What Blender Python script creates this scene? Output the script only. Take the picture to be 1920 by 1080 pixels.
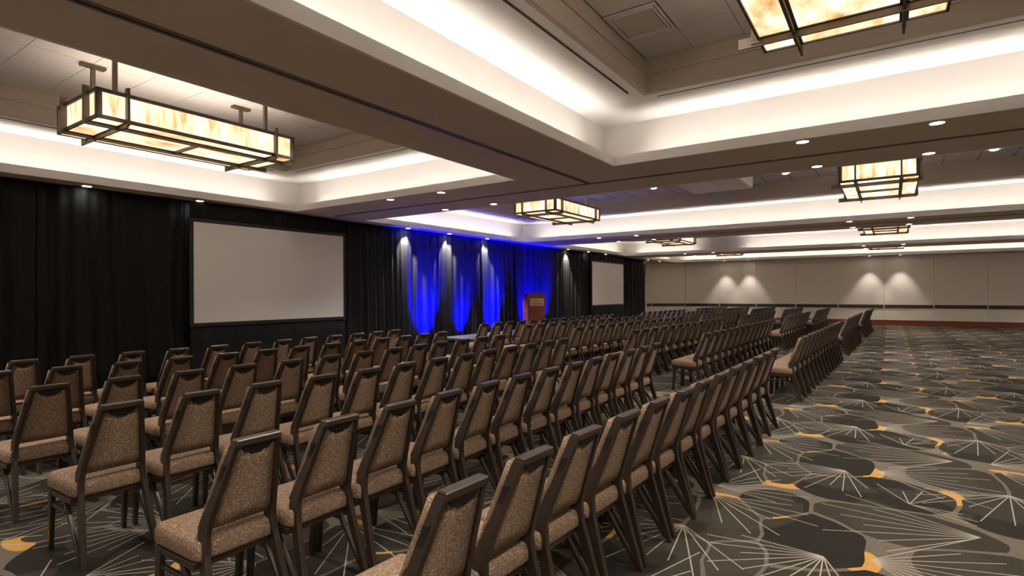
import bpy, bmesh, math, random
from mathutils import Vector, Matrix
random.seed(7)
for o in list(bpy.data.objects): bpy.data.objects.remove(o)
SC = bpy.context.scene
COL = SC.collection
PI = math.pi

# ------------------------------------------------------------------ camera / world / exposure
HCAM = 1.69
cd = bpy.data.cameras.new('camera'); cam = bpy.data.objects.new('camera', cd); COL.objects.link(cam)
cd.sensor_width = 36.0; cd.lens = 1040.99 * 36.0 / 1920.0
cd.shift_y = 9.815 / 1920.0
cd.clip_start = 0.05; cd.clip_end = 200
cam.matrix_world = Matrix.Translation((0, 0, HCAM)) @ Matrix.Rotation(0.598044, 4, 'Z') @ Matrix.Rotation(PI / 2, 4, 'X') @ Matrix.Rotation(-0.0045355, 4, 'Z')
SC.camera = cam
w = bpy.data.worlds.new('world'); SC.world = w; w.use_nodes = True
w.node_tree.nodes['Background'].inputs[0].default_value = (1.0, 0.93, 0.85, 1)
w.node_tree.nodes['Background'].inputs[1].default_value = 0.0
SC.view_settings.view_transform = 'Standard'
SC.view_settings.look = 'None'
SC.view_settings.gamma = 1.0
SC.view_settings.use_curve_mapping = False
SC.view_settings.exposure = 0.95

# light levels
COVE = 2.3         # watt per metre of cove strip
DOWN = 75.0         # ordinary downlight
GLASS = 0.72         # chandelier glass emission
BLUE = 6500.0        # blue uplight

# ------------------------------------------------------------------ room constants
ZS = 3.49           # soffit height
ZL = 3.62           # top of cove lip
ZC = 4.13           # raised ceiling
ZT = 4.54           # tile ceiling in the tray
XL, XR = -12.2, 10.9
YN, YF = -2.6, 33.69
CUR = -11.07        # drape line
COFFERS = [(-10.65, -4.92, 0.08, 7.32), (-3.23, 2.85, 0.08, 7.32), (4.55, 10.3, 0.08, 7.32),  # third coffer is out of view, added with its coves to light near chairs
           (-10.65, 10.3, 9.25, 16.5), (-10.65, 10.3, 18.4, 25.65), (-10.65, 10.3, 27.55, 32.95)]

# ------------------------------------------------------------------ helpers
def bx(bm, x0, x1, y0, y1, z0, z1, mi=0):
    v = [bm.verts.new(p) for p in ((x0, y0, z0), (x1, y0, z0), (x1, y1, z0), (x0, y1, z0), (x0, y0, z1), (x1, y0, z1), (x1, y1, z1), (x0, y1, z1))]
    for f in ((0, 3, 2, 1), (4, 5, 6, 7), (0, 1, 5, 4), (1, 2, 6, 5), (2, 3, 7, 6), (3, 0, 4, 7)):
        bm.faces.new([v[i] for i in f]).material_index = mi

def hexa(bm, pts, mi=0):
    """8 corner points: bottom ring 4, top ring 4"""
    v = [bm.verts.new(p) for p in pts]
    for f in ((0, 3, 2, 1), (4, 5, 6, 7), (0, 1, 5, 4), (1, 2, 6, 5), (2, 3, 7, 6), (3, 0, 4, 7)):
        bm.faces.new([v[i] for i in f]).material_index = mi

def loft(bm, rings, mi=0, cap=True):
    """rings: list of lists of points with equal length"""
    vs = [[bm.verts.new(p) for p in r] for r in rings]
    n = len(rings[0])
    for a, b in zip(vs[:-1], vs[1:]):
        for i in range(n):
            bm.faces.new([a[i], a[(i + 1) % n], b[(i + 1) % n], b[i]]).material_index = mi
    if cap:
        bm.faces.new(list(reversed(vs[0]))).material_index = mi
        bm.faces.new(vs[-1]).material_index = mi

def cyl(bm, c, r0, r1, z0, z1, n=16, mi=0, cap=True):
    loft(bm, [[(c[0] + r * math.cos(2 * PI * i / n), c[1] + r * math.sin(2 * PI * i / n), z) for i in range(n)] for r, z in ((r0, z0), (r1, z1))], mi, cap)

def mesh(name, bm, mats, bevel=0, smooth=False, seg=1):
    bmesh.ops.recalc_face_normals(bm, faces=bm.faces[:])
    if bevel:
        bmesh.ops.bevel(bm, geom=bm.edges[:], offset=bevel, segments=seg, affect='EDGES', profile=0.5)
    if smooth:
        for f in bm.faces: f.smooth = True
    me = bpy.data.meshes.new(name); bm.to_mesh(me); bm.free()
    for m in (mats if isinstance(mats, (list, tuple)) else [mats]): me.materials.append(m)
    return me

def link(name, me, parent=None, loc=(0, 0, 0), rz=0.0):
    o = bpy.data.objects.new(name, me); COL.objects.link(o)
    o.location = loc; o.rotation_euler = (0, 0, rz)
    if parent is not None: o.parent = parent
    return o

def obj(name, bm, mats, parent=None, **k):
    return link(name, mesh(name, bm, mats, **k), parent)

def box_obj(name, b, mat, parent=None, bevel=0):
    bm = bmesh.new(); bx(bm, *b); return obj(name, bm, mat, parent, bevel=bevel)

def empty(name, loc=(0, 0, 0), rz=0.0):
    o = bpy.data.objects.new(name, None); COL.objects.link(o)
    o.location = loc; o.rotation_euler = (0, 0, rz); o.empty_display_size = 0.1
    return o

def tag(o, label, cat, group=None):
    o['label'] = label; o['category'] = cat
    if group: o['group'] = group
    return o

def struct(o, label=None, cat=None):
    o['kind'] = 'structure'
    if label: o['label'] = label
    if cat: o['category'] = cat
    return o

def copy_tree(o, parent=None):
    c = o.copy(); COL.objects.link(c); c.parent = parent
    for ch in list(o.children): copy_tree(ch, c)
    return c

# ------------------------------------------------------------------ materials
def new_mat(name):
    m = bpy.data.materials.new(name); m.use_nodes = True
    nt = m.node_tree; nt.nodes.clear()
    out = nt.nodes.new('ShaderNodeOutputMaterial')
    return m, nt, out

class NT:
    """tiny expression helper over a node tree"""
    def __init__(s, nt): s.nt = nt; s.l = nt.links
    def put(s, sock, v):
        if isinstance(v, (int, float)): sock.default_value = v
        elif isinstance(v, tuple): sock.default_value = v if len(v) == len(sock.default_value) else tuple(v) + (1,)
        else: s.l.new(v, sock)
    def m(s, op, a, b=None, c=None):
        n = s.nt.nodes.new('ShaderNodeMath'); n.operation = op
        s.put(n.inputs[0], a)
        if b is not None: s.put(n.inputs[1], b)
        if c is not None: s.put(n.inputs[2], c)
        return n.outputs[0]
    def mix(s, f, a, b):
        n = s.nt.nodes.new('ShaderNodeMix'); n.data_type = 'RGBA'
        s.put(n.inputs['Factor'], f); s.put(n.inputs[6], a); s.put(n.inputs[7], b)
        return n.outputs[2]
    def noise(s, scale, vec=None, detail=2.0, rough=0.5):
        n = s.nt.nodes.new('ShaderNodeTexNoise'); n.inputs['Scale'].default_value = scale
        n.inputs['Detail'].default_value = detail; n.inputs['Roughness'].default_value = rough
        if vec is not None: s.l.new(vec, n.inputs['Vector'])
        return n.outputs['Fac']
    def voro(s, scale, vec=None, feature='F1', out='Distance'):
        n = s.nt.nodes.new('ShaderNodeTexVoronoi'); n.feature = feature; n.inputs['Scale'].default_value = scale
        if vec is not None: s.l.new(vec, n.inputs['Vector'])
        return n.outputs[out]
    def ramp(s, f, stops):
        n = s.nt.nodes.new('ShaderNodeValToRGB'); s.put(n.inputs[0], f)
        while len(n.color_ramp.elements) < len(stops): n.color_ramp.elements.new(0.5)
        for e, (p, c) in zip(n.color_ramp.elements, stops): e.position = p; e.color = tuple(c) + (1,)
        return n.outputs[0]
    def objco(s, scale=None):
        t = s.nt.nodes.new('ShaderNodeTexCoord'); v = t.outputs['Object']
        if scale:
            mp = s.nt.nodes.new('ShaderNodeMapping'); mp.inputs['Scale'].default_value = scale; s.l.new(v, mp.inputs['Vector']); v = mp.outputs[0]
        return v
    def pos(s):
        return s.nt.nodes.new('ShaderNodeNewGeometry').outputs['Position']
    def bump(s, h, strength=0.3, dist=0.01):
        n = s.nt.nodes.new('ShaderNodeBump'); n.inputs['Strength'].default_value = strength; n.inputs['Distance'].default_value = dist
        s.l.new(h, n.inputs['Height']); return n.outputs[0]

def pbr(name, col, rough=0.6, metal=0.0, spec=0.5, builder=None):
    m, nt, out = new_mat(name); x = NT(nt)
    p = nt.nodes.new('ShaderNodeBsdfPrincipled'); nt.links.new(p.outputs[0], out.inputs[0])
    p.inputs['Base Color'].default_value = tuple(col) + (1,)
    p.inputs['Roughness'].default_value = rough; p.inputs['Metallic'].default_value = metal
    p.inputs['Specular IOR Level'].default_value = spec
    if builder: builder(x, p)
    return m

def paint(col, amt=0.05, scale=3.0):
    def b(x, p):
        n = x.noise(scale, x.pos(), 3)
        lo = tuple(c * (1 - amt) for c in col); hi = tuple(min(1, c * (1 + amt)) for c in col)
        x.put(p.inputs['Base Color'], x.mix(n, lo, hi))
        x.l.new(x.bump(x.noise(180, x.pos(), 1), 0.05, 0.002), p.inputs['Normal'])
    return b

M_SOFFIT = pbr('soffit_paint', (.62, .53, .43), .8, builder=paint((.66, .575, .475), .03))
M_COVE = pbr('cove_paint', (.80, .775, .745), .85, builder=paint((.80, .775, .745), .02))
M_TRAY = pbr('tray_paint', (.50, .44, .385), .85, builder=paint((.50, .44, .385), .03))
def tile_b(x, p):
    n = x.noise(90, x.pos(), 3, .7)
    x.put(p.inputs['Base Color'], x.ramp(n, [(.35, (.60, .575, .565)), (.65, (.76, .735, .725))]))
    x.l.new(x.bump(n, .3, .004), p.inputs['Normal'])
M_TILE = pbr('ceiling_tile_fibre', (.6, .57, .55), .95, builder=tile_b)
M_GRID = pbr('ceiling_grid', (.25, .23, .21), .7)
M_DARKSLOT = pbr('slot_black', (.012, .011, .010), .6)
M_TRACK = pbr('track_steel', (.22, .185, .15), .5, .2)
def wall_b(x, p):
    n = x.noise(1.2, x.pos(), 3)
    f = x.noise(260, x.pos(), 1)
    c = x.mix(n, (.72, .655, .575), (.77, .70, .62))
    x.put(p.inputs['Base Color'], x.mix(x.m('MULTIPLY', f, .25), c, (.62, .56, .49)))
M_WALL = pbr('wall_vinyl', (.5, .45, .38), .8, builder=wall_b)
M_RAIL = pbr('dark_rail_wood', (.045, .03, .022), .45, builder=lambda x, p: x.put(p.inputs['Base Color'], x.mix(x.noise(14, x.objco((1, 12, 12)), 3), (.03, .02, .014), (.06, .042, .03))))
M_JOINT = pbr('joint_filler', (.62, .57, .50), .7)
M_BASEB = pbr('red_baseboard_wood', (.22, .05, .022), .4, builder=lambda x, p: x.put(p.inputs['Base Color'], x.mix(x.noise(9, x.objco((.4, 8, 14)), 4), (.16, .035, .015), (.27, .065, .028))))

def fabric_b(x, p):
    v = x.objco()
    big = x.voro(90, v, 'SMOOTH_F1')
    sw = x.noise(130, v, 2, .6)
    sp = x.m('SUBTRACT', sw, x.m('MULTIPLY', big, .25))
    c = x.ramp(sp, [(.34, (.18, .115, .070)), (.45, (.25, .165, .108)), (.54, (.39, .285, .21)), (.64, (.49, .375, .29))])
    x.put(p.inputs['Base Color'], c)
    x.l.new(x.bump(sw, .25, .003), p.inputs['Normal'])
M_FAB = pbr('patterned_upholstery', (.25, .18, .12), .9, spec=.2, builder=fabric_b)
M_FRAME = pbr('bronze_chair_frame', (.075, .045, .026), .36, .0, .7, builder=lambda x, p: x.put(p.inputs['Base Color'], x.mix(x.noise(25, x.objco(), 3), (.023, .0135, .008), (.038, .023, .0135))))
M_GRIP = pbr('black_plastic', (.012, .010, .009), .55)
M_BRONZE = pbr('chandelier_bronze', (.11, .085, .062), .45, .5, builder=lambda x, p: x.put(p.inputs['Base Color'], x.mix(x.noise(18, x.objco(), 3), (.105, .082, .060), (.165, .128, .095))))
def glass_mat(name, stretch):
    m, nt, out = new_mat(name); x = NT(nt)
    oi = nt.nodes.new('ShaderNodeObjectInfo')
    t = nt.nodes.new('ShaderNodeTexCoord')
    mp = nt.nodes.new('ShaderNodeMapping'); mp.inputs['Scale'].default_value = stretch
    nt.links.new(t.outputs['Object'], mp.inputs['Vector'])
    add = nt.nodes.new('ShaderNodeVectorMath'); add.operation = 'ADD'
    nt.links.new(mp.outputs[0], add.inputs[0])
    cb = nt.nodes.new('ShaderNodeCombineXYZ')
    for k in range(3): x.put(cb.inputs[k], x.m('MULTIPLY', oi.outputs['Random'], 37.0 + 11 * k))
    nt.links.new(cb.outputs[0], add.inputs[1])
    n1 = x.noise(2.2, add.outputs[0], 4, .6); n2 = x.noise(7.0, add.outputs[0], 3, .6)
    f = x.m('ADD', x.m('MULTIPLY', n1, .72), x.m('MULTIPLY', n2, .28))
    c = x.ramp(f, [(.35, (.56, .26, .09)), (.44, (.88, .56, .28)), (.52, (1.0, .80, .55)), (.62, (1.0, .94, .83))])
    e = nt.nodes.new('ShaderNodeEmission'); nt.links.new(c, e.inputs[0]); e.inputs[1].default_value = GLASS
    p = nt.nodes.new('ShaderNodeBsdfPrincipled'); p.inputs['Roughness'].default_value = .25; p.inputs['Base Color'].default_value = (.5, .42, .33, 1)
    a = nt.nodes.new('ShaderNodeAddShader'); nt.links.new(e.outputs[0], a.inputs[0]); nt.links.new(p.outputs[0], a.inputs[1])
    nt.links.new(a.outputs[0], out.inputs[0]); return m
M_GLASSV = glass_mat('lit_alabaster_glass_upright', (3.0, 3.0, .7))
M_GLASSH = glass_mat('lit_alabaster_glass_base', (1.6, .7, 1.6))
def emis(name, col, st):
    m, nt, out = new_mat(name)
    e = nt.nodes.new('ShaderNodeEmission'); e.inputs[0].default_value = tuple(col) + (1,); e.inputs[1].default_value = st
    nt.links.new(e.outputs[0], out.inputs[0]); return m
M_LENS = emis('lamp_lens_white', (1, .95, .86), 14)
M_LENSD = emis('lamp_lens_dim', (1, .95, .86), 5)
M_LENSB = emis('lamp_lens_blue', (.01, .01, 1), 20)
M_TRIM = pbr('white_trim', (.7, .67, .62), .5)
def drape_b(x, p):
    n = x.noise(6, x.objco((1, 6, .5)), 3)
    x.put(p.inputs['Base Color'], x.mix(n, (.008, .008, .0085), (.013, .013, .0135)))
M_DRAPE = pbr('black_drape_cloth', (.025, .025, .026), .75, spec=.25, builder=drape_b)
p_ = M_DRAPE.node_tree.nodes['Principled BSDF']; p_.inputs['Sheen Weight'].default_value = .0; p_.inputs['Sheen Roughness'].default_value = .5
M_SCREEN = pbr('projection_surface', (.74, .72, .71), .7, builder=lambda x, p: x.put(p.inputs['Base Color'], x.mix(x.noise(2, x.pos(), 1), (.84, .825, .82), (.87, .855, .85))))
M_SFRAME = pbr('screen_border_black', (.02, .017, .016), .6)
M_DECK = pbr('stage_deck', (.04, .04, .045), .85, builder=lambda x, p: x.put(p.inputs['Base Color'], x.mix(x.noise(30, x.pos(), 3), (.028, .027, .031), (.045, .044, .05))))
M_WOODR = pbr('podium_mahogany', (.19, .045, .025), .4, builder=lambda x, p: x.put(p.inputs['Base Color'], x.mix(x.noise(6, x.objco((6, 6, .8)), 4), (.14, .03, .017), (.25, .062, .033))))
M_GOLD = pbr('brass_plate', (.62, .46, .19), .35, .4)
M_INK = pbr('engraved_ink', (.06, .04, .015), .6)
M_CHROME = pbr('vent_aluminium', (.78, .78, .80), .35, .2)
M_HOUSE = pbr('housing_white', (.86, .84, .82), .5)
M_VENT = pbr('vent_panel', (.58, .53, .48), .6)

# ------------------------------------------------------------------ carpet (flat woven print, 2.06 m repeat)
def carpet_b(x, p):
    PP = 2.06
    sep = x.nt.nodes.new('ShaderNodeSeparateXYZ'); x.l.new(x.pos(), sep.inputs[0])
    px, py = sep.outputs[0], sep.outputs[1]
    wob = x.m('MULTIPLY', x.m('SUBTRACT', x.noise(2.2, x.pos(), 1), .5), .10)
    wx = x.m('ADD', px, wob); wy = x.m('ADD', py, wob)
    def loc(cx, cy, ux, uy):
        return (x.m('WRAP', x.m('SUBTRACT', ux, cx), PP / 2, -PP / 2), x.m('WRAP', x.m('SUBTRACT', uy, cy), PP / 2, -PP / 2))
    sites = [(-.77, 4.85, .24, .30, 0, .0), (-.13, 5.58, .52, .40, .15, .0), (-.46, 6.32, .29, .50, 0, .0), (.05, 4.88, .52, .33, -.1, .75),
             (.52, 6.38, .36, .36, .3, .8), (.80, 5.55, .34, .44, -.2, .15), (1.02, 6.35, .26, .46, .2, .7), (-.84, 5.75, .20, .34, 0, .85)]
    F1 = F2 = idv = None
    for cx, cy, rx, ry, rot, iv in sites:
        dx, dy = loc(cx, cy, wx, wy)
        c, s = math.cos(rot), math.sin(rot)
        a = x.m('MULTIPLY_ADD', dx, c / rx, x.m('MULTIPLY', dy, s / rx))
        b = x.m('MULTIPLY_ADD', dx, -s / ry, x.m('MULTIPLY', dy, c / ry))
        d = x.m('SQRT', x.m('MULTIPLY_ADD', a, a, x.m('MULTIPLY', b, b)))
        if F1 is None: F1, F2, idv = d, 9.0, iv
        else:
            lt = x.m('LESS_THAN', d, F1)
            idv = x.m('MULTIPLY_ADD', x.m('SUBTRACT', iv, idv), lt, idv)
            F2 = x.m('MINIMUM', F2, x.m('MAXIMUM', F1, d)); F1 = x.m('MINIMUM', F1, d)
    edge = x.m('SUBTRACT', F2, F1)
    band = x.m('MAXIMUM', x.m('LESS_THAN', edge, .085), x.m('GREATER_THAN', F1, 1.12))
    # orange accents on the bands
    orange = None
    for cx, cy, rx, ry in ((-.16, 6.16, .11, .18), (.40, 5.76, .10, .19), (-.80, 5.35, .17, .08), (-.68, 6.62, .06, .08), (.90, 4.80, .14, .05), (.55, 5.25, .10, .07)):
        dx, dy = loc(cx, cy, px, py)
        a = x.m('DIVIDE', dx, rx); b = x.m('DIVIDE', dy, ry)
        k = x.m('LESS_THAN', x.m('MULTIPLY_ADD', a, a, x.m('MULTIPLY', b, b)), 1.0)
        orange = k if orange is None else x.m('MAXIMUM', orange, k)
    orange = x.m('MULTIPLY', orange, band)
    fans = [(-.36, 6.11, 176, 293, 12, .78), (-.11, 6.22, -48, 52, 10, .95), (.51, 4.95, 152, 228, 8, 1.02), (.12, 5.42, 55, 118, 4, .48), (.12, 5.42, -32, -6, 3, .5),
            (.81, 6.10, 198, 318, 10, .9), (.80, 5.02, -16, 72, 8, .75), (.84, 4.76, -70, 12, 7, .85)]
    line = None; wedge = None
    for cx, cy, a0, a1, n, ln in fans:
        dx, dy = loc(cx, cy, px, py)
        r = x.m('SQRT', x.m('MULTIPLY_ADD', dx, dx, x.m('MULTIPLY', dy, dy)))
        st = math.radians(a1 - a0) / (n - 1)
        rel = x.m('WRAP', x.m('SUBTRACT', x.m('ARCTAN2', dy, dx), math.radians(a0) - st / 2), 2 * PI, 0.0)
        k = x.m('DIVIDE', rel, st); kf = x.m('FLOOR', k)
        off = x.m('ABSOLUTE', x.m('SUBTRACT', x.m('SUBTRACT', k, kf), .5))
        dist = x.m('MULTIPLY', x.m('MULTIPLY', off, st), r)
        lim = x.m('MULTIPLY_ADD', x.m('SINE', x.m('MULTIPLY_ADD', kf, 2.3, cx * 5)), ln * .18, ln * .82)
        inside = x.m('MULTIPLY', x.m('LESS_THAN', k, float(n)), x.m('LESS_THAN', r, lim))
        mk = x.m('MULTIPLY', x.m('LESS_THAN', dist, .0042), inside)
        line = mk if line is None else x.m('MAXIMUM', line, mk)
        fill = x.m('MULTIPLY', x.m('LESS_THAN', k, float(n)), x.m('LESS_THAN', r, ln * .78))
        wedge = fill if wedge is None else x.m('MAXIMUM', wedge, fill)
    tex = x.noise(55, x.pos(), 3, .7)
    cell = x.voro(38, x.pos())
    dark = x.mix(tex, (.008, .007, .005), (.034, .029, .021))
    olive = x.mix(tex, (.030, .025, .017), (.066, .055, .039))
    base = x.mix(idv, dark, olive)
    base = x.mix(x.m('MULTIPLY', wedge, .5), base, (.058, .051, .038))
    taupe = x.mix(tex, (.105, .086, .063), (.175, .146, .110))
    c = x.mix(band, base, taupe)
    c = x.mix(orange, c, (.50, .27, .065))
    c = x.mix(x.m('MULTIPLY', line, .85), c, (.42, .37, .31))
    c = x.mix(x.m('MULTIPLY', cell, .18), c, (.01, .01, .01))
    x.put(p.inputs['Base Color'], c)
M_CARPET = pbr('patterned_carpet', (.08, .07, .06), .95, spec=.12, builder=carpet_b)

# ------------------------------------------------------------------ room shell
bm = bmesh.new(); bx(bm, XL, XR, YN, YF, -.12, 0)
struct(obj('floor', bm, M_CARPET), 'dark patterned carpet with pale fan lines and gold accents', 'floor')

# back wall, built of two-metre panels
wb = struct(empty('wall_back', (0, YF, 0)), 'beige panelled wall with dark rail across the far end', 'wall')
bm = bmesh.new(); bx(bm, -10.26, XR, .03, .2, 0, 4.6); obj('wall_core', bm, M_JOINT, wb)
edges = [-10.26 + 2.0 * k for k in range(11)] + [XR]
me_by_w = {}
for x0, x1 in zip(edges[:-1], edges[1:]):
    wd = round(x1 - x0, 3)
    if wd not in me_by_w:
        bm = bmesh.new(); bx(bm, .006, wd - .006, 0, .03, 0, ZS + .1); pm = mesh('wall_panel', bm, M_WALL, bevel=.003)
        bm = bmesh.new(); bx(bm, .028, wd - .028, -.022, -.0005, .86, 1.03); rm = mesh('rail_board', bm, M_RAIL, bevel=.004)
        me_by_w[wd] = (pm, rm)
    pn = link('wall_panel', me_by_w[wd][0], wb, (x0, 0, 0))
    link('rail_board', me_by_w[wd][1], pn)
bm = bmesh.new(); bx(bm, -10.26, XR, YF - .03, YF - .001, 0, .25); bx(bm, -10.26, XR, YF - .04, YF - .001, .235, .262)
struct(obj('baseboard_back', bm, M_BASEB), 'reddish-brown wooden baseboard under the panelled wall', 'baseboard')
# angled return panel between drape line and back wall
wa = struct(empty('wall_corner', (-10.26, YF, 0), math.atan2(33.69 - 32.35, -10.26 + 12.2) + PI), 'angled beige wall return between drape end and panelled wall', 'wall')
La = math.hypot(33.69 - 32.35, 12.2 - 10.26)
for k, (a, b) in enumerate(((0, La * .86), (La * .86, La))):
    bm = bmesh.new(); bx(bm, a + .006, b - .006, -.03, 0, 0, ZS + .1); pn = obj('wall_panel', bm, M_WALL, wa, bevel=.003)
    bm = bmesh.new(); bx(bm, a + .025, b - .025, .0005, .022, .86, 1.03); obj('rail_board', bm, M_RAIL, pn, bevel=.004)
bm = bmesh.new(); bx(bm, 0, La, -.12, -.03, 0, 4.6); obj('wall_core', bm, M_JOINT, wa)
struct(box_obj('wall_left', (XL - .15, XL, YN, 33.9, 0, 4.7), M_WALL), 'plain beige side wall behind the black drapes', 'wall')
struct(box_obj('wall_right', (XR, XR + .15, YN, 33.9, 0, 4.7), M_WALL), 'plain beige side wall opposite the drapes', 'wall')
struct(box_obj('wall_front', (XL, XR, YN - .15, YN, 0, 4.7), M_WALL), 'plain beige end wall behind the seating', 'wall')

# ------------------------------------------------------------------ ceiling
ceil = struct(empty('ceiling', (0, 0, 0)), 'coffered ballroom ceiling with lit coves and dropped beams', 'ceiling')
# soffit slabs around the coffers
bm = bmesh.new(); T = .03
rows = [(YN, .08, []), (.08, 7.32, [(-10.65, -4.92), (-3.23, 2.85), (4.55, 10.3)]), (7.32, 9.25, []), (9.25, 16.5, [(-10.65, 10.3)]), (16.5, 18.4, []), (18.4, 25.65, [(-10.65, 10.3)]), (25.65, 27.55, []), (27.55, 32.95, [(-10.65, 10.3)]), (32.95, 33.9, [])]
for y0, y1, holes in rows:
    xs = XL
    if holes: y0 -= .02; y1 += .02
    else: y0 += (.02 if y0 > 0 else 0); y1 -= (.02 if y1 < 33.5 and y1 != .08 else 0) if y1 != .08 else .02
    for h0, h1 in holes:
        bx(bm, xs, h0 - .02, y0, y1, ZS, ZS + T); xs = h1 + .02
    bx(bm, xs, XR, y0, y1, ZS, ZS + T)
obj('soffit', bm, M_SOFFIT, ceil)
bm = bmesh.new(); bx(bm, XL - .1, XR + .1, YN - .1, 34, 4.62, 4.7); obj('roof_deck', bm, M_GRID, ceil)

def frame_ring(bm, x0, x1, y0, y1, wo, wi, z0, z1, mi=0):
    """rectangular ring: outer edge offset wo outwards, inner edge offset wi outwards (negative is inwards)"""
    ox0, ox1, oy0, oy1 = x0 - wo, x1 + wo, y0 - wo, y1 + wo
    ix0, ix1, iy0, iy1 = x0 - wi, x1 + wi, y0 - wi, y1 + wi
    bx(bm, ox0, ix0, oy0, oy1, z0, z1, mi); bx(bm, ix1, ox1, oy0, oy1, z0, z1, mi)
    bx(bm, ix0, ix1, oy0, iy0, z0, z1, mi); bx(bm, ix0, ix1, iy1, oy1, z0, z1, mi)

def area(name, loc, sx, sy, watt, col, parent, rot=(PI, 0, 0)):
    ld = bpy.data.lights.new(name, 'AREA'); ld.shape = 'RECTANGLE'; ld.size = sx; ld.size_y = sy; ld.energy = watt; ld.color = col; ld.spread = math.radians(150)
    o = bpy.data.objects.new(name, ld); COL.objects.link(o); o.location = loc; o.rotation_euler = rot; o.parent = parent
    return o

COVECOL = (1.0, .93, .86)
for ci, (x0, x1, y0, y1) in enumerate(COFFERS):
    near = ci < 2
    d = .26; din = -.78
    bm = bmesh.new()
    frame_ring(bm, x0, x1, y0, y1, d + .06, d, ZS + T, ZC + .05)          # cove wall
    frame_ring(bm, x0, x1, y0, y1, d + .03, din + .03, ZC, ZC + .05)                  # raised flat ceiling
    co = obj('coffer', bm, M_COVE, ceil)
    bm = bmesh.new(); frame_ring(bm, x0, x1, y0, y1, .035, 0, ZS - .002, ZL)
    obj('cove_lip', bm, M_COVE, co)
    bm = bmesh.new()
    frame_ring(bm, x0, x1, y0, y1, din + .06, din, ZC - .004, ZC + .10)   # tray edge
    frame_ring(bm, x0, x1, y0, y1, din + .07, din + .012, ZC + .10, 4.345)
    frame_ring(bm, x0, x1, y0, y1, din + .08, din - .012, 4.345, 4.375)
    frame_ring(bm, x0, x1, y0, y1, din + .08, din + .02, 4.375, ZT + .05)
    obj('tray_wall', bm, M_TRAY, co)
    # linear air slots in the raised ceiling
    bm = bmesh.new()
    s0, s1 = -.60, -.575
    L = y1 - y0
    for q in range(2 if near else 1):
        ya = y0 + .9 + q * (L - 1.75) / 2; yb = ya + ((L - 1.75) / 2 - .05 if near else L - 1.8)
        for xx in (x0 - s1, x1 + s0): bx(bm, xx, xx + .025, ya, yb, ZC - .006, ZC + .002)
    bx(bm, x0 + .85, x1 - .85, y1 + s0, y1 + s0 + .014, ZC - .004, ZC + .002)
    bx(bm, x0 + .85, x1 - .85, y0 - s1, y0 - s1 + .014, ZC - .004, ZC + .002)
    obj('air_slot', bm, M_DARKSLOT, co)
    # tile ceiling
    tx0, tx1, ty0, ty1 = x0 + .78, x1 - .78, y0 + .78, y1 - .78
    bm = bmesh.new(); bx(bm, tx0 - .05, tx1 + .05, ty0 - .05, ty1 + .05, ZT + .012, ZT + .05)
    obj('tile_grid', bm, M_GRID if near else M_TILE, co)
    if near:
        nx = max(1, round((tx1 - tx0) / .6)); ny = max(1, round((ty1 - ty0) / .6)); sx = (tx1 - tx0) / nx; sy = (ty1 - ty0) / ny
        bm = bmesh.new(); bx(bm, .004, sx - .004, .004, sy - .004, 0, .014); tm = mesh('ceiling_tile', bm, M_TILE)
        for i in range(nx):
            for j in range(ny):
                if ci == 1 and i == 0 and j == ny - 2: continue      # the air diffuser sits here
                link('ceiling_tile', tm, co, (tx0 + i * sx, ty0 + j * sy, ZT))
    else:
        ny = round((ty1 - ty0) / .6); nx = round((tx1 - tx0) / .6)
        bm = bmesh.new()
        for j in range(1, ny): bx(bm, tx0, tx1, ty0 + j * .602 - .01, ty0 + j * .602 + .01, ZT + .006, ZT + .0125)
        for i in range(1, nx): bx(bm, tx0 + i * .602 - .01, tx0 + i * .602 + .01, ty0, ty1, ZT + .006, ZT + .0125)
        obj('tile_grid_bar', bm, M_GRID, co)
    # cove strips (real lamps lying in the trough behind the lip)
    zc = ZS + .05; off = .085; end = .45; tl = math.radians(28)
    def strip(side, a, b):
        # lamp aimed up and towards the middle of the coffer
        c, ln = (a + b) / 2, b - a
        if side == 'x0': area('cove_strip_lamp', (x0 - off, c, zc), .05, ln, COVE * ln, COVECOL, co, (0, PI + tl, 0))
        if side == 'x1': area('cove_strip_lamp', (x1 + off, c, zc), .05, ln, COVE * ln, COVECOL, co, (0, PI - tl, 0))
        if side == 'y0': area('cove_strip_lamp', (c, y0 - off, zc), ln, .05, COVE * ln, COVECOL, co, (PI - tl, 0, 0))
        if side == 'y1': area('cove_strip_lamp', (c, y1 + off, zc), ln, .05, COVE * ln, COVECOL, co, (PI + tl, 0, 0))
    strip('x0', y0 + end, y1 - end); strip('x1', y0 + end, y1 - end); strip('y0', x0 + end, x1 - end)
    if y0 == 18.4:
        strip('y1', x0 + end, -7.3); strip('y1', -5.2, x1 - end)
    else:
        strip('y1', x0 + end, x1 - end)

# partition tracks in the soffit
def track(name, b):
    bm = bmesh.new(); bx(bm, *b, ZS - .006, ZS + .004)
    o = obj(name, bm, M_TRACK, ceil)
    x0, x1, y0, y1 = b
    bm = bmesh.new()
    if x1 - x0 < y1 - y0: bx(bm, (x0 + x1) / 2 - .010, (x0 + x1) / 2 + .010, y0, y1, ZS - .008, ZS)
    else: bx(bm, x0, x1, (y0 + y1) / 2 - .009, (y0 + y1) / 2 + .009, ZS - .008, ZS)
    obj('track_slot', bm, M_DARKSLOT, o)
track('partition_track', (-4.135, -4.04, YN, 8.25))
track('partition_track', (-10.6, 10.3, 8.25, 8.33))
track('partition_track', (-10.6, 10.3, 17.41, 17.49))

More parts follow.
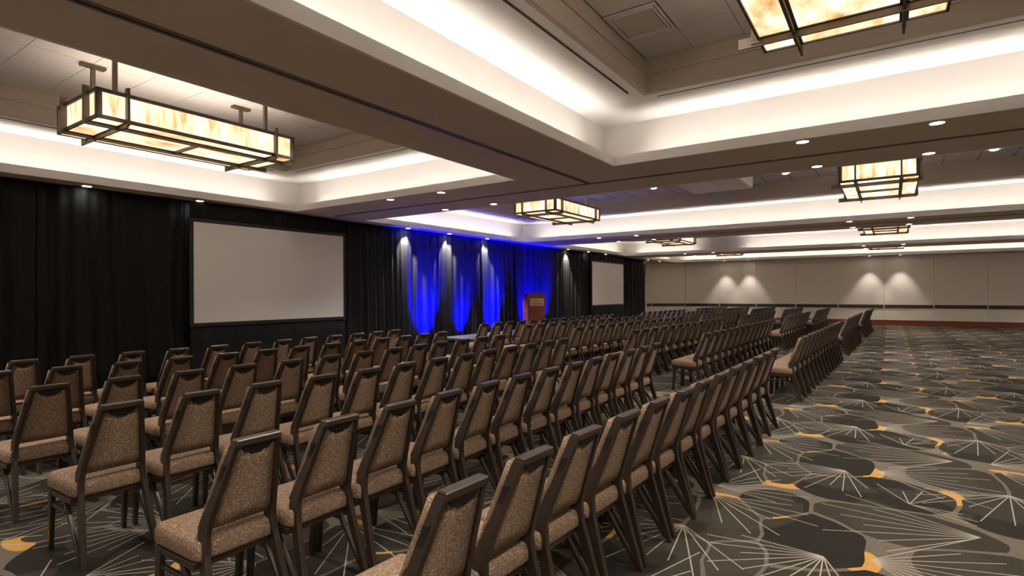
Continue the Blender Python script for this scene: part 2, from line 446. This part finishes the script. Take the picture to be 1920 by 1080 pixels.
# air diffuser in the tile ceiling of the second coffer
sx = (2.85 - .78 + 3.23 - .78) / round((2.85 - .78 + 3.23 - .78) / .6); sy = 5.68 / 9
vx, vy = -2.45, 7.32 - .78 - 2 * sy
vent = tag(empty('air_diffuser', (vx, vy, ZT)), 'square silver-framed air diffuser set in brown ceiling tiles', 'air vent')
bm = bmesh.new(); frame_ring(bm, .06, sx - .06, .06, sy - .06, .05, .035, -.02, .01); frame_ring(bm, .06, sx - .06, .06, sy - .06, .02, 0.004, -.03, .01); obj('frame', bm, M_CHROME, vent)
bm = bmesh.new(); bx(bm, .06 + .01, sx - .07, .07, sy - .07, -.02, .0); obj('panel', bm, M_VENT, vent)
bm = bmesh.new(); bx(bm, .01, sx - .01, .01, sy - .01, .0, .012); obj('backing', bm, M_DARKSLOT, vent)

# projector lift housing in the second bay
ph = tag(empty('ceiling_housing', (-3.35, 13.2, ZC)), 'white boxed housing with a centre seam under the raised ceiling', 'ceiling box')
bm = bmesh.new(); bx(bm, -.70, .70, -.78, .80, 0, .40); obj('body', bm, M_HOUSE, ph, bevel=.06, seg=2)
bm = bmesh.new(); bx(bm, -.02, .02, -.70, .72, -.012, .002); obj('seam_strip', bm, M_HOUSE, ph)

# ------------------------------------------------------------------ downlights
ORD = ['', 'first', 'second', 'third', 'fourth', 'fifth', 'sixth', 'seventh', 'eighth', 'ninth', 'tenth', 'eleventh', 'twelfth', 'thirteenth', 'fourteenth']
bm = bmesh.new(); n = 20
loft(bm, [[(r * math.cos(2 * PI * i / n), r * math.sin(2 * PI * i / n), z) for i in range(n)] for r, z in ((.085, 0), (.085, -.008), (.068, -.01), (.064, .002))], cap=False)
ME_TR = mesh('trim_ring', bm, M_TRIM, smooth=False)
bm = bmesh.new(); cyl(bm, (0, 0), .066, .066, -.004, -.0025, 20); ME_LN = mesh('lens', bm, M_LENS)
ME_LND = ME_LN.copy(); ME_LND.materials[0] = M_LENSD
SP = {}
def spot_data(watt, ang, blend, col=(1, .92, .84)):
    k = (watt, ang, blend, col)
    if k not in SP:
        s = bpy.data.lights.new('downlight_lamp', 'SPOT'); s.energy = watt; s.spot_size = math.radians(ang); s.spot_blend = blend; s.color = col; s.shadow_soft_size = .05
        SP[k] = s
    return SP[k]
def downlight(x, y, z, label, group, watt=DOWN, ang=120, blend=.5, dim=False):
    t = tag(empty('recessed_downlight', (x, y, z)), label, 'downlight', group)
    link('trim_ring', ME_TR, t); link('lens', ME_LND if dim else ME_LN, t)
    if watt > 0:
        l = bpy.data.objects.new('downlight_lamp', spot_data(watt, ang, blend)); COL.objects.link(l); l.parent = t; l.location = (0, 0, -.02)
XS = (-7.87, -6.59, -.86, .42, 6.15, 7.43)  # last two columns are out of view, added for light on the chairs
for bi, (ys, nm) in enumerate((((-1.72, -.14), 'unseen beam farthest from wall'), ((7.45, 9.03), 'first cross beam'), ((16.62, 18.2), 'middle cross beam'), ((25.8, 27.4), 'last cross beam'))):  # first pair of rows sits behind the camera, added to light chair backs
    for j, y in enumerate(ys):
        for i, x in enumerate(XS):
            edge = 'away from' if j == 0 else 'facing'
            downlight(x, y, ZS, 'recessed downlight %s from drapes on %s, edge %s panelled wall' % (ORD[i + 1], nm, edge), 'downlights in the cross beams')
for i, x in enumerate(XS):
    downlight(x, 33.2, ZS, 'round recessed downlight grazing the panelled wall, %s from the drapes' % ORD[i + 1], 'downlights washing the panelled wall', 95, 66, .6)
names = {3.62: 'on plain drape farthest from panelled wall', 5.43: 'at the screen farther from panelled wall', 10.99: 'over the first white streak beside the blue drape', 12.73: 'over the second white streak in the blue drape', 14.61: 'over the third white streak in the blue drape',
         20.16: 'over the lone white streak past the podium', 22.0: 'over stage-side edge of screen nearer panelled wall', 23.8: 'over middle of screen nearer panelled wall', 29.3: 'at the free end of the drapes', 31.1: 'between drape end and panelled wall'}
for y, s in names.items():
    lit = y in (10.99, 12.73, 14.61, 20.16)
    downlight(-10.93, y, ZS, 'small drape downlight ' + s, 'downlights along the drapes', 420 if lit else 1.2, 66 if lit else 60, .3 if lit else .6)
for x, s in ((-5.34, 'drape side of the ceiling housing'), (-2.07, 'room side of the ceiling housing'), (1.75, 'past the hanging lamp')):
    downlight(x, 14.75, ZT, 'small downlight in the tray tiles on ' + s, 'downlights in the tray tiles', 90, 115, .6)

for x, y, z_, s in ((-6.5, 1.9, 0, 'first coffer, end away from wall'), (-6.5, 5.5, 0, 'first coffer, end facing wall'), (-1.5, 1.7, 0, 'diffuser coffer, drape side, end away from wall'), (1.3, 1.7, 0, 'diffuser coffer, far side, end away from wall'),
                    (1.3, 4.4, 0, 'diffuser coffer, far side, end facing wall'), (-1.5, 3.9, 0, 'diffuser coffer, drape side, middle')):
    downlight(x, y, ZT, 'small added tray downlight in ' + s, 'downlights in the tray tiles', 150, 115, .6)  # hidden lamps, added to throw light down on the near seats
for yb, nb in ((11.0, 'second'), (20.2, 'third'), (29.2, 'fourth')):
    for i, x in enumerate((-8.6, -5.34, -2.07, 1.75, 5.0)):
        downlight(x, yb, ZT, 'small added downlight in the tray tiles of %s bay, %s from drapes' % (nb, ORD[i + 1]), 'downlights in the tray tiles', 110, 115, .6)  # hidden rows echoing the visible tray lamps, added as extra top light

# ------------------------------------------------------------------ chandeliers
CW, CL, CH = 1.20, 2.46, .34
def chandelier_parts():
    """list of (name, mesh) around origin at bottom centre"""
    P = []
    hx, hy = CW / 2, CL / 2
    def bar(b, name='frame_bar'):
        bm = bmesh.new(); bx(bm, *b); P.append((name, mesh(name, bm, M_BRONZE), (0, 0, 0)))
    t = .018
    for sx in (-1, 1):
        for sy in (-1, 1):
            bm = bmesh.new()
            bx(bm, sx * hx - (.02 if sx > 0 else 0), sx * hx + (0 if sx > 0 else .02), sy * hy - (.055 if sy > 0 else 0), sy * hy + (0 if sy > 0 else .055), 0, CH)
            bx(bm, sx * hx - (.055 if sx > 0 else 0), sx * hx + (0 if sx > 0 else .055), sy * hy - (.02 if sy > 0 else 0), sy * hy + (0 if sy > 0 else .02), 0, CH)
            P.append(('corner_post', mesh('corner_post', bm, M_BRONZE), (0, 0, 0)))
    for z0, z1 in ((0, .042), (CH - .042, CH)):
        for s in (-1, 1):
            a, b = sorted((s * hx, s * (hx - t))); bar((a, b, -hy, hy, z0, z1), 'rim_bar')
            a, b = sorted((s * hy, s * (hy - t))); bar((-hx, hx, a, b, z0, z1), 'rim_bar')
    # uprights overshooting the rim
    for s in (-1, 1):
        for q in (-.93, .93):
            a, b = sorted((s * (hx + .045), s * (hx - .02))); bar((a, b, q - .014, q + .014, -.03, CH + .06), 'upright')
        for q in (-.34, .34):
            a, b = sorted((s * (hy + .045), s * (hy - .02))); bar((q - .013, q + .013, a, b, -.03, CH + .06), 'upright')
    # blades under the base
    for q in (-.34, .34): bar((q - .008, q + .008, -hy - .02, hy + .14, -.035, .03), 'base_blade')
    for q in (-.93, .93): bar((-hx - .14, hx + .02, q - .008, q + .008, -.05, .03), 'base_blade')
    bar((-.34, .34, -.009, .009, -.03, .03), 'base_blade')
    # horizontal flanges that hold the base panes
    for q in (-.34, .34): bar((q - .028, q + .028, -hy, hy, .002, .010), 'base_flange')
    for q in (-.93, .93): bar((-hx, hx, q - .022, q + .022, .002, .010), 'base_flange')
    # hanger rods with canopies
    for sx in (-1, 1):
        for q in (-.95, .95):
            bm = bmesh.new(); bx(bm, sx * .32 - .022, sx * .32 + .022, q - .022, q + .022, CH - .05, .862); P.append(('hanger_rod', mesh('hanger_rod', bm, M_BRONZE), (0, 0, 0)))
            bm = bmesh.new(); bx(bm, sx * .32 - .05, sx * .32 + .05, q - .13, q + .13, .845, .878); P.append(('canopy', mesh('canopy', bm, M_BRONZE), (0, 0, 0)))
    # glass panes
    def pane(x0, x1, y0, y1, z0, z1, m):
        c = ((x0 + x1) / 2, (y0 + y1) / 2, (z0 + z1) / 2)
        bm = bmesh.new(); bx(bm, x0 - c[0], x1 - c[0], y0 - c[1], y1 - c[1], z0 - c[2], z1 - c[2]); P.append(('glass_pane', mesh('glass_pane', bm, m), c))
    ys = [-hy + .02, -.93, .93, hy - .02]; xs = [-hx + .02, -.34, .34, hx - .02]
    for s in (-1, 1):
        for a, b in zip(ys[:-1], ys[1:]):
            p, q = sorted((s * (hx - .022), s * (hx - .03))); pane(p, q, a, b, .02, CH - .02, M_GLASSV)
        for a, b in zip(xs[:-1], xs[1:]):
            p, q = sorted((s * (hy - .022), s * (hy - .03))); pane(a, b, p, q, .02, CH - .02, M_GLASSV)
    for i, (a, b) in enumerate(zip(xs[:-1], xs[1:])):
        for j, (c, d) in enumerate(zip(ys[:-1], ys[1:])):
            if i == 1 and j == 1:
                pane(a, b, c, 0, .012, .02, M_GLASSH); pane(a, b, 0, d, .012, .02, M_GLASSH)
            else: pane(a, b, c, d, .012, .02, M_GLASSH)
    return P
CP = chandelier_parts()
BULB = bpy.data.lights.new('bulb_lamp', 'AREA'); BULB.shape = 'RECTANGLE'; BULB.size = .9; BULB.size_y = 2.1; BULB.energy = 5.5; BULB.color = (1, .96, .94)
def chandelier(x, y, z, label):
    t = tag(empty('chandelier', (x, y, z)), label, 'chandelier', 'rectangular alabaster ceiling lanterns')
    for nm, me, c in CP: link(nm, me, t, c)
    l = bpy.data.objects.new('bulb_lamp', BULB); COL.objects.link(l); l.parent = t; l.location = (0, 0, .12); l.rotation_euler = (PI, 0, 0)
for x, y, z, s in ((-7.84, 3.72, 3.66, 'over the seats facing the screen farther from panelled wall'), (-.25, 3.74, 3.66, 'beside the square air diffuser'),
                   (-7.18, 12.75, 3.66, 'before the blue drape'), (-.17, 12.92, 3.66, 'in the bay of the ceiling housing, away from drapes'),
                   (-7.18, 21.9, 3.67, 'beside drapes, two bays before the panelled wall'), (-.12, 22.0, 3.69, 'in room middle, two bays before panelled wall'),
                   (-7.1, 30.4, 3.69, 'at the panelled wall near the drape end'), (-.1, 30.5, 3.71, 'at the panelled wall away from the drapes'),
                   (6.75, 3.74, 3.66, 'added in the unseen coffer farthest from drapes'), (6.75, 12.9, 3.66, 'added unseen, second along the wall opposite the drapes'), (6.75, 22.0, 3.68, 'added unseen, third along the wall opposite the drapes')):  # this column is out of view, added for its light on the chair backs
    chandelier(x, y, z, 'bronze and glowing alabaster box lantern ' + s)

# ------------------------------------------------------------------ drapes
def pleat(y, seed):
    return .035 * math.sin(y * 21 + 1.7 * math.sin(y * 1.9 + seed)) + .022 * math.sin(y * 37 + 2.1 * math.sin(y * 3.1)) + .03 * math.sin(y * 5.3 + seed)
def drape_mesh(name, y0, y1, z0, z1, x, amp=1.0, step=.022, gather=0.0, fold=pleat, rows=8):
    bm = bmesh.new(); n = max(4, int((y1 - y0) / step)); g = []
    for j in range(rows + 1):
        t = j / rows; z = z0 + (z1 - z0) * t; r = []
        for i in range(n + 1):
            y = y0 + (y1 - y0) * i / n
            a = amp * (1 - .55 * t ** 3)
            r.append(bm.verts.new((x + a * fold(y + .02 * math.sin(z * 1.3 + y), 1.0) + .006 * math.sin(z * 2.4 + y * 9), y, z)))
        g.append(r)
    for j in range(rows):
        for i in range(n):
            bm.faces.new([g[j][i], g[j][i + 1], g[j + 1][i + 1], g[j + 1][i]])
    for f in bm.faces: f.smooth = True
    geo = bm.faces[:]
    me = bpy.data.meshes.new(name); bm.to_mesh(me); bm.free(); me.materials.append(M_DRAPE)
    return me
ed = [(-1.6, .7, 'at the end far from all screens'), (.7, 3.0, 'second from the end far from the screens'), (3.0, 5.2, 'running up to the screen farther from panelled wall'), (5.2, 8.85, 'hanging behind the screen farther from panelled wall'),
      (8.85, 10.4, 'between stage and screen farther from panelled wall'), (10.4, 11.35, 'carrying the first white light streak'), (11.35, 13.0, 'lit brightest blue at stage end away from wall'), (13.0, 14.5, 'in the blue light with a faint middle streak'),
      (14.5, 16.4, 'in blue light with streak beside podium'), (16.4, 19.2, 'glowing blue behind the podium'), (19.2, 21.2, 'dark with lone white streak past the podium'),
      (21.2, 26.2, 'hanging behind the screen nearer panelled wall'), (26.2, 29.3, 'ending beside the angled beige wall')]
for y0, y1, s in ed:
    d = link('drape_panel', drape_mesh('drape_panel', y0 + .006, y1 - .006, .01, ZS - .02, CUR))
    sm = d.modifiers.new('thick', 'SOLIDIFY'); sm.thickness = .006; sm.offset = 0
    tag(d, 'black pleated drape panel ' + s, 'drape', 'black drapes along the stage wall')

# ------------------------------------------------------------------ projection screens
def screen(yc, label):
    X = -10.86; y0, y1, z0, z1 = yc - 1.735, yc + 1.735, 1.15, 3.07
    t = tag(empty('projection_screen', (X, yc, 0)), label, 'projection screen', 'framed projection screens with dressed skirts')
    bm = bmesh.new(); bx(bm, -.012, 0, y0 - yc, y1 - yc, z0, z1); obj('screen_surface', bm, M_SCREEN, t)
    for b in ((y0 - .07, y0, z0 - .07, z1 + .07), (y1, y1 + .07, z0 - .07, z1 + .07), (y0, y1, z0 - .07, z0), (y0, y1, z1, z1 + .07)):
        bm = bmesh.new(); bx(bm, -.03, .008, b[0] - yc, b[1] - yc, b[2], b[3]); obj('frame_bar', bm, M_SFRAME, t)
    def wide(y, s): return .020 * math.sin(y * 15.5 + .8 * math.sin(y * 2.3)) ** 3 + .008 * math.sin(y * 31)
    for nm, a, b in (('skirt', .02, z0 - .06), ('valance', z1 + .06, ZS - .05)):
        o = link(nm, drape_mesh(nm, y0 - .05 - yc, y1 + .05 - yc, a, b, -.02, 1.0, .02, 0, wide, 4), t)
        sm = o.modifiers.new('thick', 'SOLIDIFY'); sm.thickness = .005; sm.offset = 0
    for s in (-1, 1):
        bm = bmesh.new(); bx(bm, -.06, -.035, s * 1.6 - .02, s * 1.6 + .02, 0, z1); obj('support_leg', bm, M_SFRAME, t)
screen(7.01, 'white projection screen before black drapes, farther from the panelled wall')
screen(23.96, 'white projection screen past the podium, nearer the panelled wall')

# ------------------------------------------------------------------ stage, podium, uplights
SX0, SX1, SY0, SY1, SZ = -10.46, -9.0, 11.75, 19.25, .46
st = tag(empty('stage', ((SX0 + SX1) / 2, (SY0 + SY1) / 2, 0)), 'low dark stage platform in front of the blue-lit drapes', 'stage')
cx, cy = (SX0 + SX1) / 2, (SY0 + SY1) / 2
for k in range(4):
    ya = SY0 + (SY1 - SY0) * k / 4; yb = SY0 + (SY1 - SY0) * (k + 1) / 4
    bm = bmesh.new(); bx(bm, SX0 - cx, SX1 - cx, ya - cy + .003, yb - cy - .003, SZ - .06, SZ); obj('deck_panel', bm, M_DECK, st, bevel=.006)
def fold2(y, s): return .018 * math.sin(y * 24)
for sgn, X in ((1, SX1 - cx - .03), (-1, SX0 - cx + .03)):
    link('skirt', drape_mesh('stage_skirt', SY0 - cy + .03, SY1 - cy - .03, 0.005, SZ - .06, X, 1.0, .03, 0, fold2, 3), st)
for Y in (SY0 - cy + .03, SY1 - cy - .03):
    bm = bmesh.new(); bx(bm, SX0 - cx + .03, SX1 - cx - .03, Y - .005, Y + .005, 0, SZ - .06); obj('skirt', bm, M_DRAPE, st)

pod = tag(empty('podium', (-9.72, 15.55, SZ), math.radians(-38) + PI / 2), 'reddish mahogany podium with brass name plate standing on the stage', 'podium')
# local -y is the audience face after the turn
bm = bmesh.new(); W2, D2, HP = .32, .24, 1.21
hexa(bm, [(-W2 + .03, -D2, .06), (W2 - .03, -D2, .06), (W2 - .03, D2, .06), (-W2 + .03, D2, .06), (-W2, -D2 - .02, HP), (W2, -D2 - .02, HP), (W2, D2, HP - .13), (-W2, D2, HP - .13)]); obj('body', bm, M_WOODR, pod, bevel=.006)
bm = bmesh.new(); bx(bm, -W2 - .01, W2 + .01, -D2 - .02, D2 + .02, 0, .06); obj('plinth', bm, M_WOODR, pod, bevel=.006)
bm = bmesh.new(); hexa(bm, [(-W2 - .015, -D2 - .04, HP), (W2 + .015, -D2 - .04, HP), (W2 + .015, D2 + .02, HP - .14), (-W2 - .015, D2 + .02, HP - .14), (-W2 - .015, -D2 - .04, HP + .03), (W2 + .015, -D2 - .04, HP + .03), (W2 + .015, D2 + .02, HP - .11), (-W2 - .015, D2 + .02, HP - .11)]); obj('reading_top', bm, M_WOODR, pod, bevel=.004)
pz0, pz1 = HP - .39, HP - .155
pl = None
bm = bmesh.new(); bx(bm, -.225, .245, -D2 - .030, -D2 - .012, pz0, pz1); pl = obj('name_plate', bm, M_GOLD, pod, bevel=.003)
bm = bmesh.new(); yy0, yy1 = -D2 - .032, -D2 - .029
def ink(x0, x1, z0, z1): bx(bm, x0, x1, yy0, yy1, z0, z1)
# worn two-line lettering, too blurred in the photograph to spell out beyond its first letters
t0, t1 = pz1 - .105, pz1 - .04
ink(-.185, -.172, t0, t1); ink(-.185, -.150, t0, t0 + .012)
ink(-.120, -.108, t0, t0 + .045); ink(-.120, -.085, t0, t0 + .01); ink(-.120, -.085, t0 + .035, t0 + .045); ink(-.096, -.085, t0, t0 + .045)
ink(-.045, -.033, t0, t1); ink(-.045, 0, t1 - .011, t1); ink(-.045, 0, t0 + .026, t0 + .036); ink(-.010, 0, t0 + .03, t1)
for k in range(7): ink(.020 + k * .028, .034 + k * .028, t0 + .012, t0 + .040)
t0 = pz0 + .035
for k in range(14): ink(-.175 + k * .027, -.158 + k * .027, t0, t0 + (.05 if k % 3 else .065))
obj('lettering', bm, M_INK, pl)

bm = bmesh.new(); cyl(bm, (0, 0), .09, .10, .03, .24, 18); ME_CAN = mesh('can', bm, M_GRIP)
bm = bmesh.new(); cyl(bm, (0, 0), .088, .088, .2402, .243, 18); ME_BL = mesh('lens', bm, M_LENSB)
bm = bmesh.new(); bx(bm, -.13, -.12, -.02, .02, 0, .16); bx(bm, .12, .13, -.02, .02, 0, .16); bx(bm, -.13, .13, -.03, .03, 0, .012); ME_YK = mesh('yoke', bm, M_GRIP)
upl = [(11.75, 1.0, 'at the stage end away from wall'), (13.35, .55, 'second from stage end away from wall'), (15.0, 1.0, 'behind the middle of the stage'), (17.05, .8, 'behind the podium'), (18.2, .7, 'at the stage end past the podium')]
for y, f, s in upl:
    t = tag(empty('uplight', (-10.66, y, 0)), 'small black uplight washing drapes blue, ' + s, 'stage light', 'blue uplights behind the stage')
    link('can', ME_CAN, t); link('lens', ME_BL, t); link('yoke', ME_YK, t)
    sd = bpy.data.lights.new('uplight_lamp', 'SPOT'); sd.energy = BLUE * f; sd.color = (.0, .0, 1.0); sd.spot_size = math.radians(66); sd.spot_blend = .8; sd.shadow_soft_size = .05
    l = bpy.data.objects.new('uplight_lamp', sd); COL.objects.link(l); l.parent = t; l.location = (0, 0, .26); l.rotation_euler = (0, PI - math.radians(27), 0)

# ------------------------------------------------------------------ chairs
# local frame: x to the sitter's right, y forwards, z up; origin on the floor below the top of the back
KZ, KY = .535, .165          # knee of the boomerang post
FY = .015                   # rear foot
TZ = 1.0
def chair_parts():
    P = {}
    def post(s):
        bm = bmesh.new()
        secs = [(.206, FY, 0, .015, .019), (.178, KY - .012, KZ - .09, .016, .034), (.172, KY, KZ, .016, .038), (.1655, KY - .022, KZ + .075, .016, .034), (.1050, .0, TZ - .012, .014, .026)]
        loft(bm, [[(s * x - wx, y - wy, z), (s * x + wx, y - wy, z), (s * x + wx, y + wy, z), (s * x - wx, y + wy, z)] for x, y, z, wx, wy in secs])
        return bm
    parts = []
    for s in (-1, 1): parts.append(('back_post', post(s), M_FRAME, .004))
    bm = bmesh.new(); hexa(bm, [(-.119, -.028, TZ - .034), (.119, -.028, TZ - .034), (.119, .024, TZ - .03), (-.119, .024, TZ - .03), (-.117, -.03, TZ), (.117, -.03, TZ), (.117, .022, TZ + .002), (-.117, .022, TZ + .002)])
    parts.append(('top_rail', bm, M_FRAME, .005))
    # back: cushion in front of the posts and panel between them, leaning with the posts
    def lean(z): return KY * (1 - (z - KZ) / (TZ - KZ))
    def half(z): return .172 + (.105 - .172) * (z - KZ) / (TZ - KZ)
    bm = bmesh.new(); rings = []
    for z in (KZ + .02, .62, .75, .88, TZ - .028):
        y = lean(z); h = half(z)
        rings.append([(-h + .014, y - .018, z), (h - .014, y - .018, z), (h - .014, y + .02, z), (h + .018, y + .022, z), (h + .018, y + .045, z), (h - .01, y + .062, z), (-h + .01, y + .062, z), (-h - .018, y + .045, z), (-h - .018, y + .022, z), (-h + .014, y + .02, z)])
    loft(bm, rings); parts.append(('back_cushion', bm, M_FAB, 0))
    # grip: dark scalloped hand-hold below the rail
    bm = bmesh.new(); pts = [(-.080, 0), (-.078, -.020), (-.062, -.040), (-.040, -.046), (-.026, -.058), (.026, -.058), (.040, -.046), (.062, -.040), (.078, -.020), (.080, 0)]
    def gp(q, off):
        x, dz = q; z = TZ - .032 + dz; return (x, lean(z) + off, z)
    loft(bm, [[gp(q, -.016) for q in pts], [gp(q, -.0235) for q in pts]]); parts.append(('hand_grip', bm, M_GRIP, 0))
    # seat cushion
    bm = bmesh.new(); rings = []
    def outline(k, z, zf):
        # k shrinks the outline
        p = [(-.205, KY - .02), (.205, KY - .02), (.222, KY + .02), (.237, KY + .35), (.215, KY + .41), (-.215, KY + .41), (-.237, KY + .35), (-.222, KY + .02)]
        c = KY + .2
        return [(x * k, c + (y - c) * k, z + (zf if y > KY + .2 else 0)) for x, y in p]
    for k, z in ((.93, .405), (1.0, .42), (1.0, .468), (.95, .498), (.80, .512)): rings.append(outline(k, z, .012))
    loft(bm, rings); parts.append(('seat_cushion', bm, M_FAB, 0))
    # seat frame
    bm = bmesh.new(); frame_ring(bm, -.195, .195, KY + .03, KY + .36, .03, 0, .375, .41); parts.append(('seat_frame', bm, M_FRAME, .002))
    for s in (-1, 1):
        # front leg
        bm = bmesh.new(); x = s * .214
        loft(bm, [[(x - a, y - b, z), (x + a, y - b, z), (x + a, y + b, z), (x - a, y + b, z)] for a, b, y, z in ((.013, .018, KY + .375, 0), (.015, .028, KY + .345, .40))])
        parts.append(('front_leg', bm, M_FRAME, .003))
        # raking strut that meets the rear foot
        bm = bmesh.new()
        loft(bm, [[(xx - a, y - b, z), (xx + a, y - b, z), (xx + a, y + b, z), (xx - a, y + b, z)] for xx, a, b, y, z in ((s * .207, .012, .014, FY + .022, .02), (s * .208, .013, .018, KY + .14, .395))])
        parts.append(('rear_strut', bm, M_FRAME, .002))
        bm = bmesh.new(); bx(bm, s * .212 - .010, s * .212 + .010, KY + .10, KY + .36, .298, .322); parts.append(('side_stretcher', bm, M_FRAME, .002))
        z = .84; h = half(z); y = lean(z)
        bm = bmesh.new(); hexa(bm, [(s * (h + .017) - .005, lean(.80) - .012, .80), (s * (h + .017) + .005, lean(.80) - .012, .80), (s * (h + .017) + .005, lean(.80) + .016, .80), (s * (h + .017) - .005, lean(.80) + .016, .80),
                                    (s * (half(.88) + .017) - .005, lean(.88) - .012, .88), (s * (half(.88) + .017) + .005, lean(.88) - .012, .88), (s * (half(.88) + .017) + .005, lean(.88) + .016, .88), (s * (half(.88) + .017) - .005, lean(.88) + .016, .88)])
        parts.append(('stacking_bumper', bm, M_GRIP, 0))
    return parts
CPARTS = chair_parts()
# a simple joined version for the far blocks, from the same shapes
far_bm = bmesh.new()
CHAIR = []
fi = {M_FAB.name: 0, M_FRAME.name: 1, M_GRIP.name: 2}
for nm, b, m, bev in CPARTS:
    bmesh.ops.recalc_face_normals(b, faces=b.faces[:])
    if nm not in ('stacking_bumper', 'side_stretcher'):
        mp = {v: far_bm.verts.new(v.co) for v in b.verts}
        for f in b.faces: far_bm.faces.new([mp[v] for v in f.verts]).material_index = fi[m.name]
    sm = nm in ('seat_cushion', 'back_cushion')
    if nm == 'seat_cushion':
        bmesh.ops.bevel(b, geom=b.edges[:], offset=.008, segments=2, affect='EDGES', profile=.5)
    CHAIR.append((nm, mesh(nm, b, m, bevel=bev, smooth=False)))
    if sm:
        for p in CHAIR[-1][1].polygons: p.use_smooth = True
ME_FAR = mesh('banquet_chair_far', far_bm, [M_FAB, M_FRAME, M_GRIP])

S = .873
B1 = {  # tops of the backs, block facing the first screen
 1: [(-8.81, 2.34), (-8.78, 2.9), (-8.73, 3.45), (-8.69, 3.99), (-8.68, 4.54), (-8.70, 5.11), (-8.73, 5.69), (-8.80, 6.30), (-8.82, 6.88), (-8.86, 7.47), (-8.94, 8.15), (-9.02, 8.77)],
 2: [(-7.72, 1.87), (-7.60, 2.38), (-7.52, 2.9), (-7.48, 3.48), (-7.42, 3.99), (-7.42, 4.55), (-7.46, 5.14), (-7.46, 5.70), (-7.49, 6.31), (-7.54, 6.94), (-7.57, 7.54), (-7.62, 8.17), (-7.66, 8.80)],
 3: [(-6.15, 1.83), (-6.13, 2.39), (-6.06, 2.91), (-6.03, 3.48), (-5.97, 4.01), (-5.97, 4.57), (-5.99, 5.15), (-6.01, 5.7), (-6.06, 6.3), (-6.12, 6.92), (-6.12, 7.51), (-6.14, 8.11), (-6.15, 8.71)],
 4: [(-4.68, 1.78), (-4.66, 2.36), (-4.65, 2.94), (-4.59, 3.45), (-4.57, 3.99), (-4.59, 4.57), (-4.59, 5.11), (-4.60, 5.64), (-4.65, 6.25), (-4.67, 6.83), (-4.68, 7.43), (-4.69, 7.99), (-4.71, 8.6)],
 5: [(-2.95, 1.80), (-2.93, 2.34), (-2.95, 2.89), (-2.96, 3.43), (-2.97, 3.98), (-2.98, 4.56), (-2.97, 5.07), (-2.96, 5.6), (-2.98, 6.17), (-2.99, 6.75), (-2.99, 7.32), (-3.0, 7.88), (-3.02, 8.47)],
 6: [(-1.48, 1.83), (-1.475, 2.4), (-1.46, 2.93), (-1.435, 3.43), (-1.415, 3.98), (-1.39, 4.53), (-1.39, 5.08), (-1.37, 5.63), (-1.36, 6.2), (-1.35, 6.75), (-1.34, 7.34), (-1.335, 7.88), (-1.33, 8.47)]}
places = []; Q = .972
for r in range(1, 7):
    L = B1[r]
    n = len(L); mi = (n - 1) / 2; my = sum(y for _, y in L) / n
    pitch = sum((i - mi) * (y - my) for i, (_, y) in enumerate(L)) / sum((i - mi) ** 2 for i in range(n))
    for i, (x, y) in enumerate(L): places.append((x * S, (my + (i - mi) * pitch) * S, {6: 2.5, 5: -1.0}.get(r, 0.0), r, n - i, 'block farthest from wall', True))
base = {1: (-8.05, .06), 2: (-6.80, .052), 3: (-5.42, .042), 4: (-4.06, .035), 5: (-2.66, .020), 6: (-1.14, .028)}
start2 = {1: (10.62, 14), 2: (10.60, 13), 3: (10.45, 13), 4: (10.2, 13), 5: (10.05, 13), 6: (10.03, 13)}
for blk, (starts, ang, nm) in enumerate(((start2, 2.0, 'block before the stage'), ({1: (19.6, 9), 2: (18.9, 9), 3: (18.7, 9), 4: (18.4, 10), 5: (18.2, 10), 6: (17.8, 10)}, 3.0, 'second block from wall'), ({r: (25.5 - .08 * r, 9) for r in range(1, 7)}, 3.0, 'block nearest panelled wall'))):
    for r in range(1, 7):
        y0, n = starts[r]
        for i in range(n):
            y = (y0 + i * .497) ; bx0, sl = base[r]
            places.append(((bx0 + sl * (y - 10)) * Q, y * Q, min(2.0, math.degrees(math.atan(sl))), r, n - i, nm, blk == 0))
rr = random.Random(3)
for x, y, ang, r, k, nm, full in places:
    a = ang + rr.uniform(-.5, .5)
    lab = 'patterned brown banquet chair %s from wall end, %s row from drapes, %s' % (ORD[k], ORD[r], nm)
    rz = math.radians(90 - a)
    if full:
        t = empty('banquet_chair', (x, y, 0), rz)
        for n_, me in CHAIR: link(n_, me, t)
    else:
        t = link('banquet_chair', ME_FAR, None, (x, y, 0), rz)
    tag(t, lab, 'chair', 'brown patterned banquet chairs set in rows')
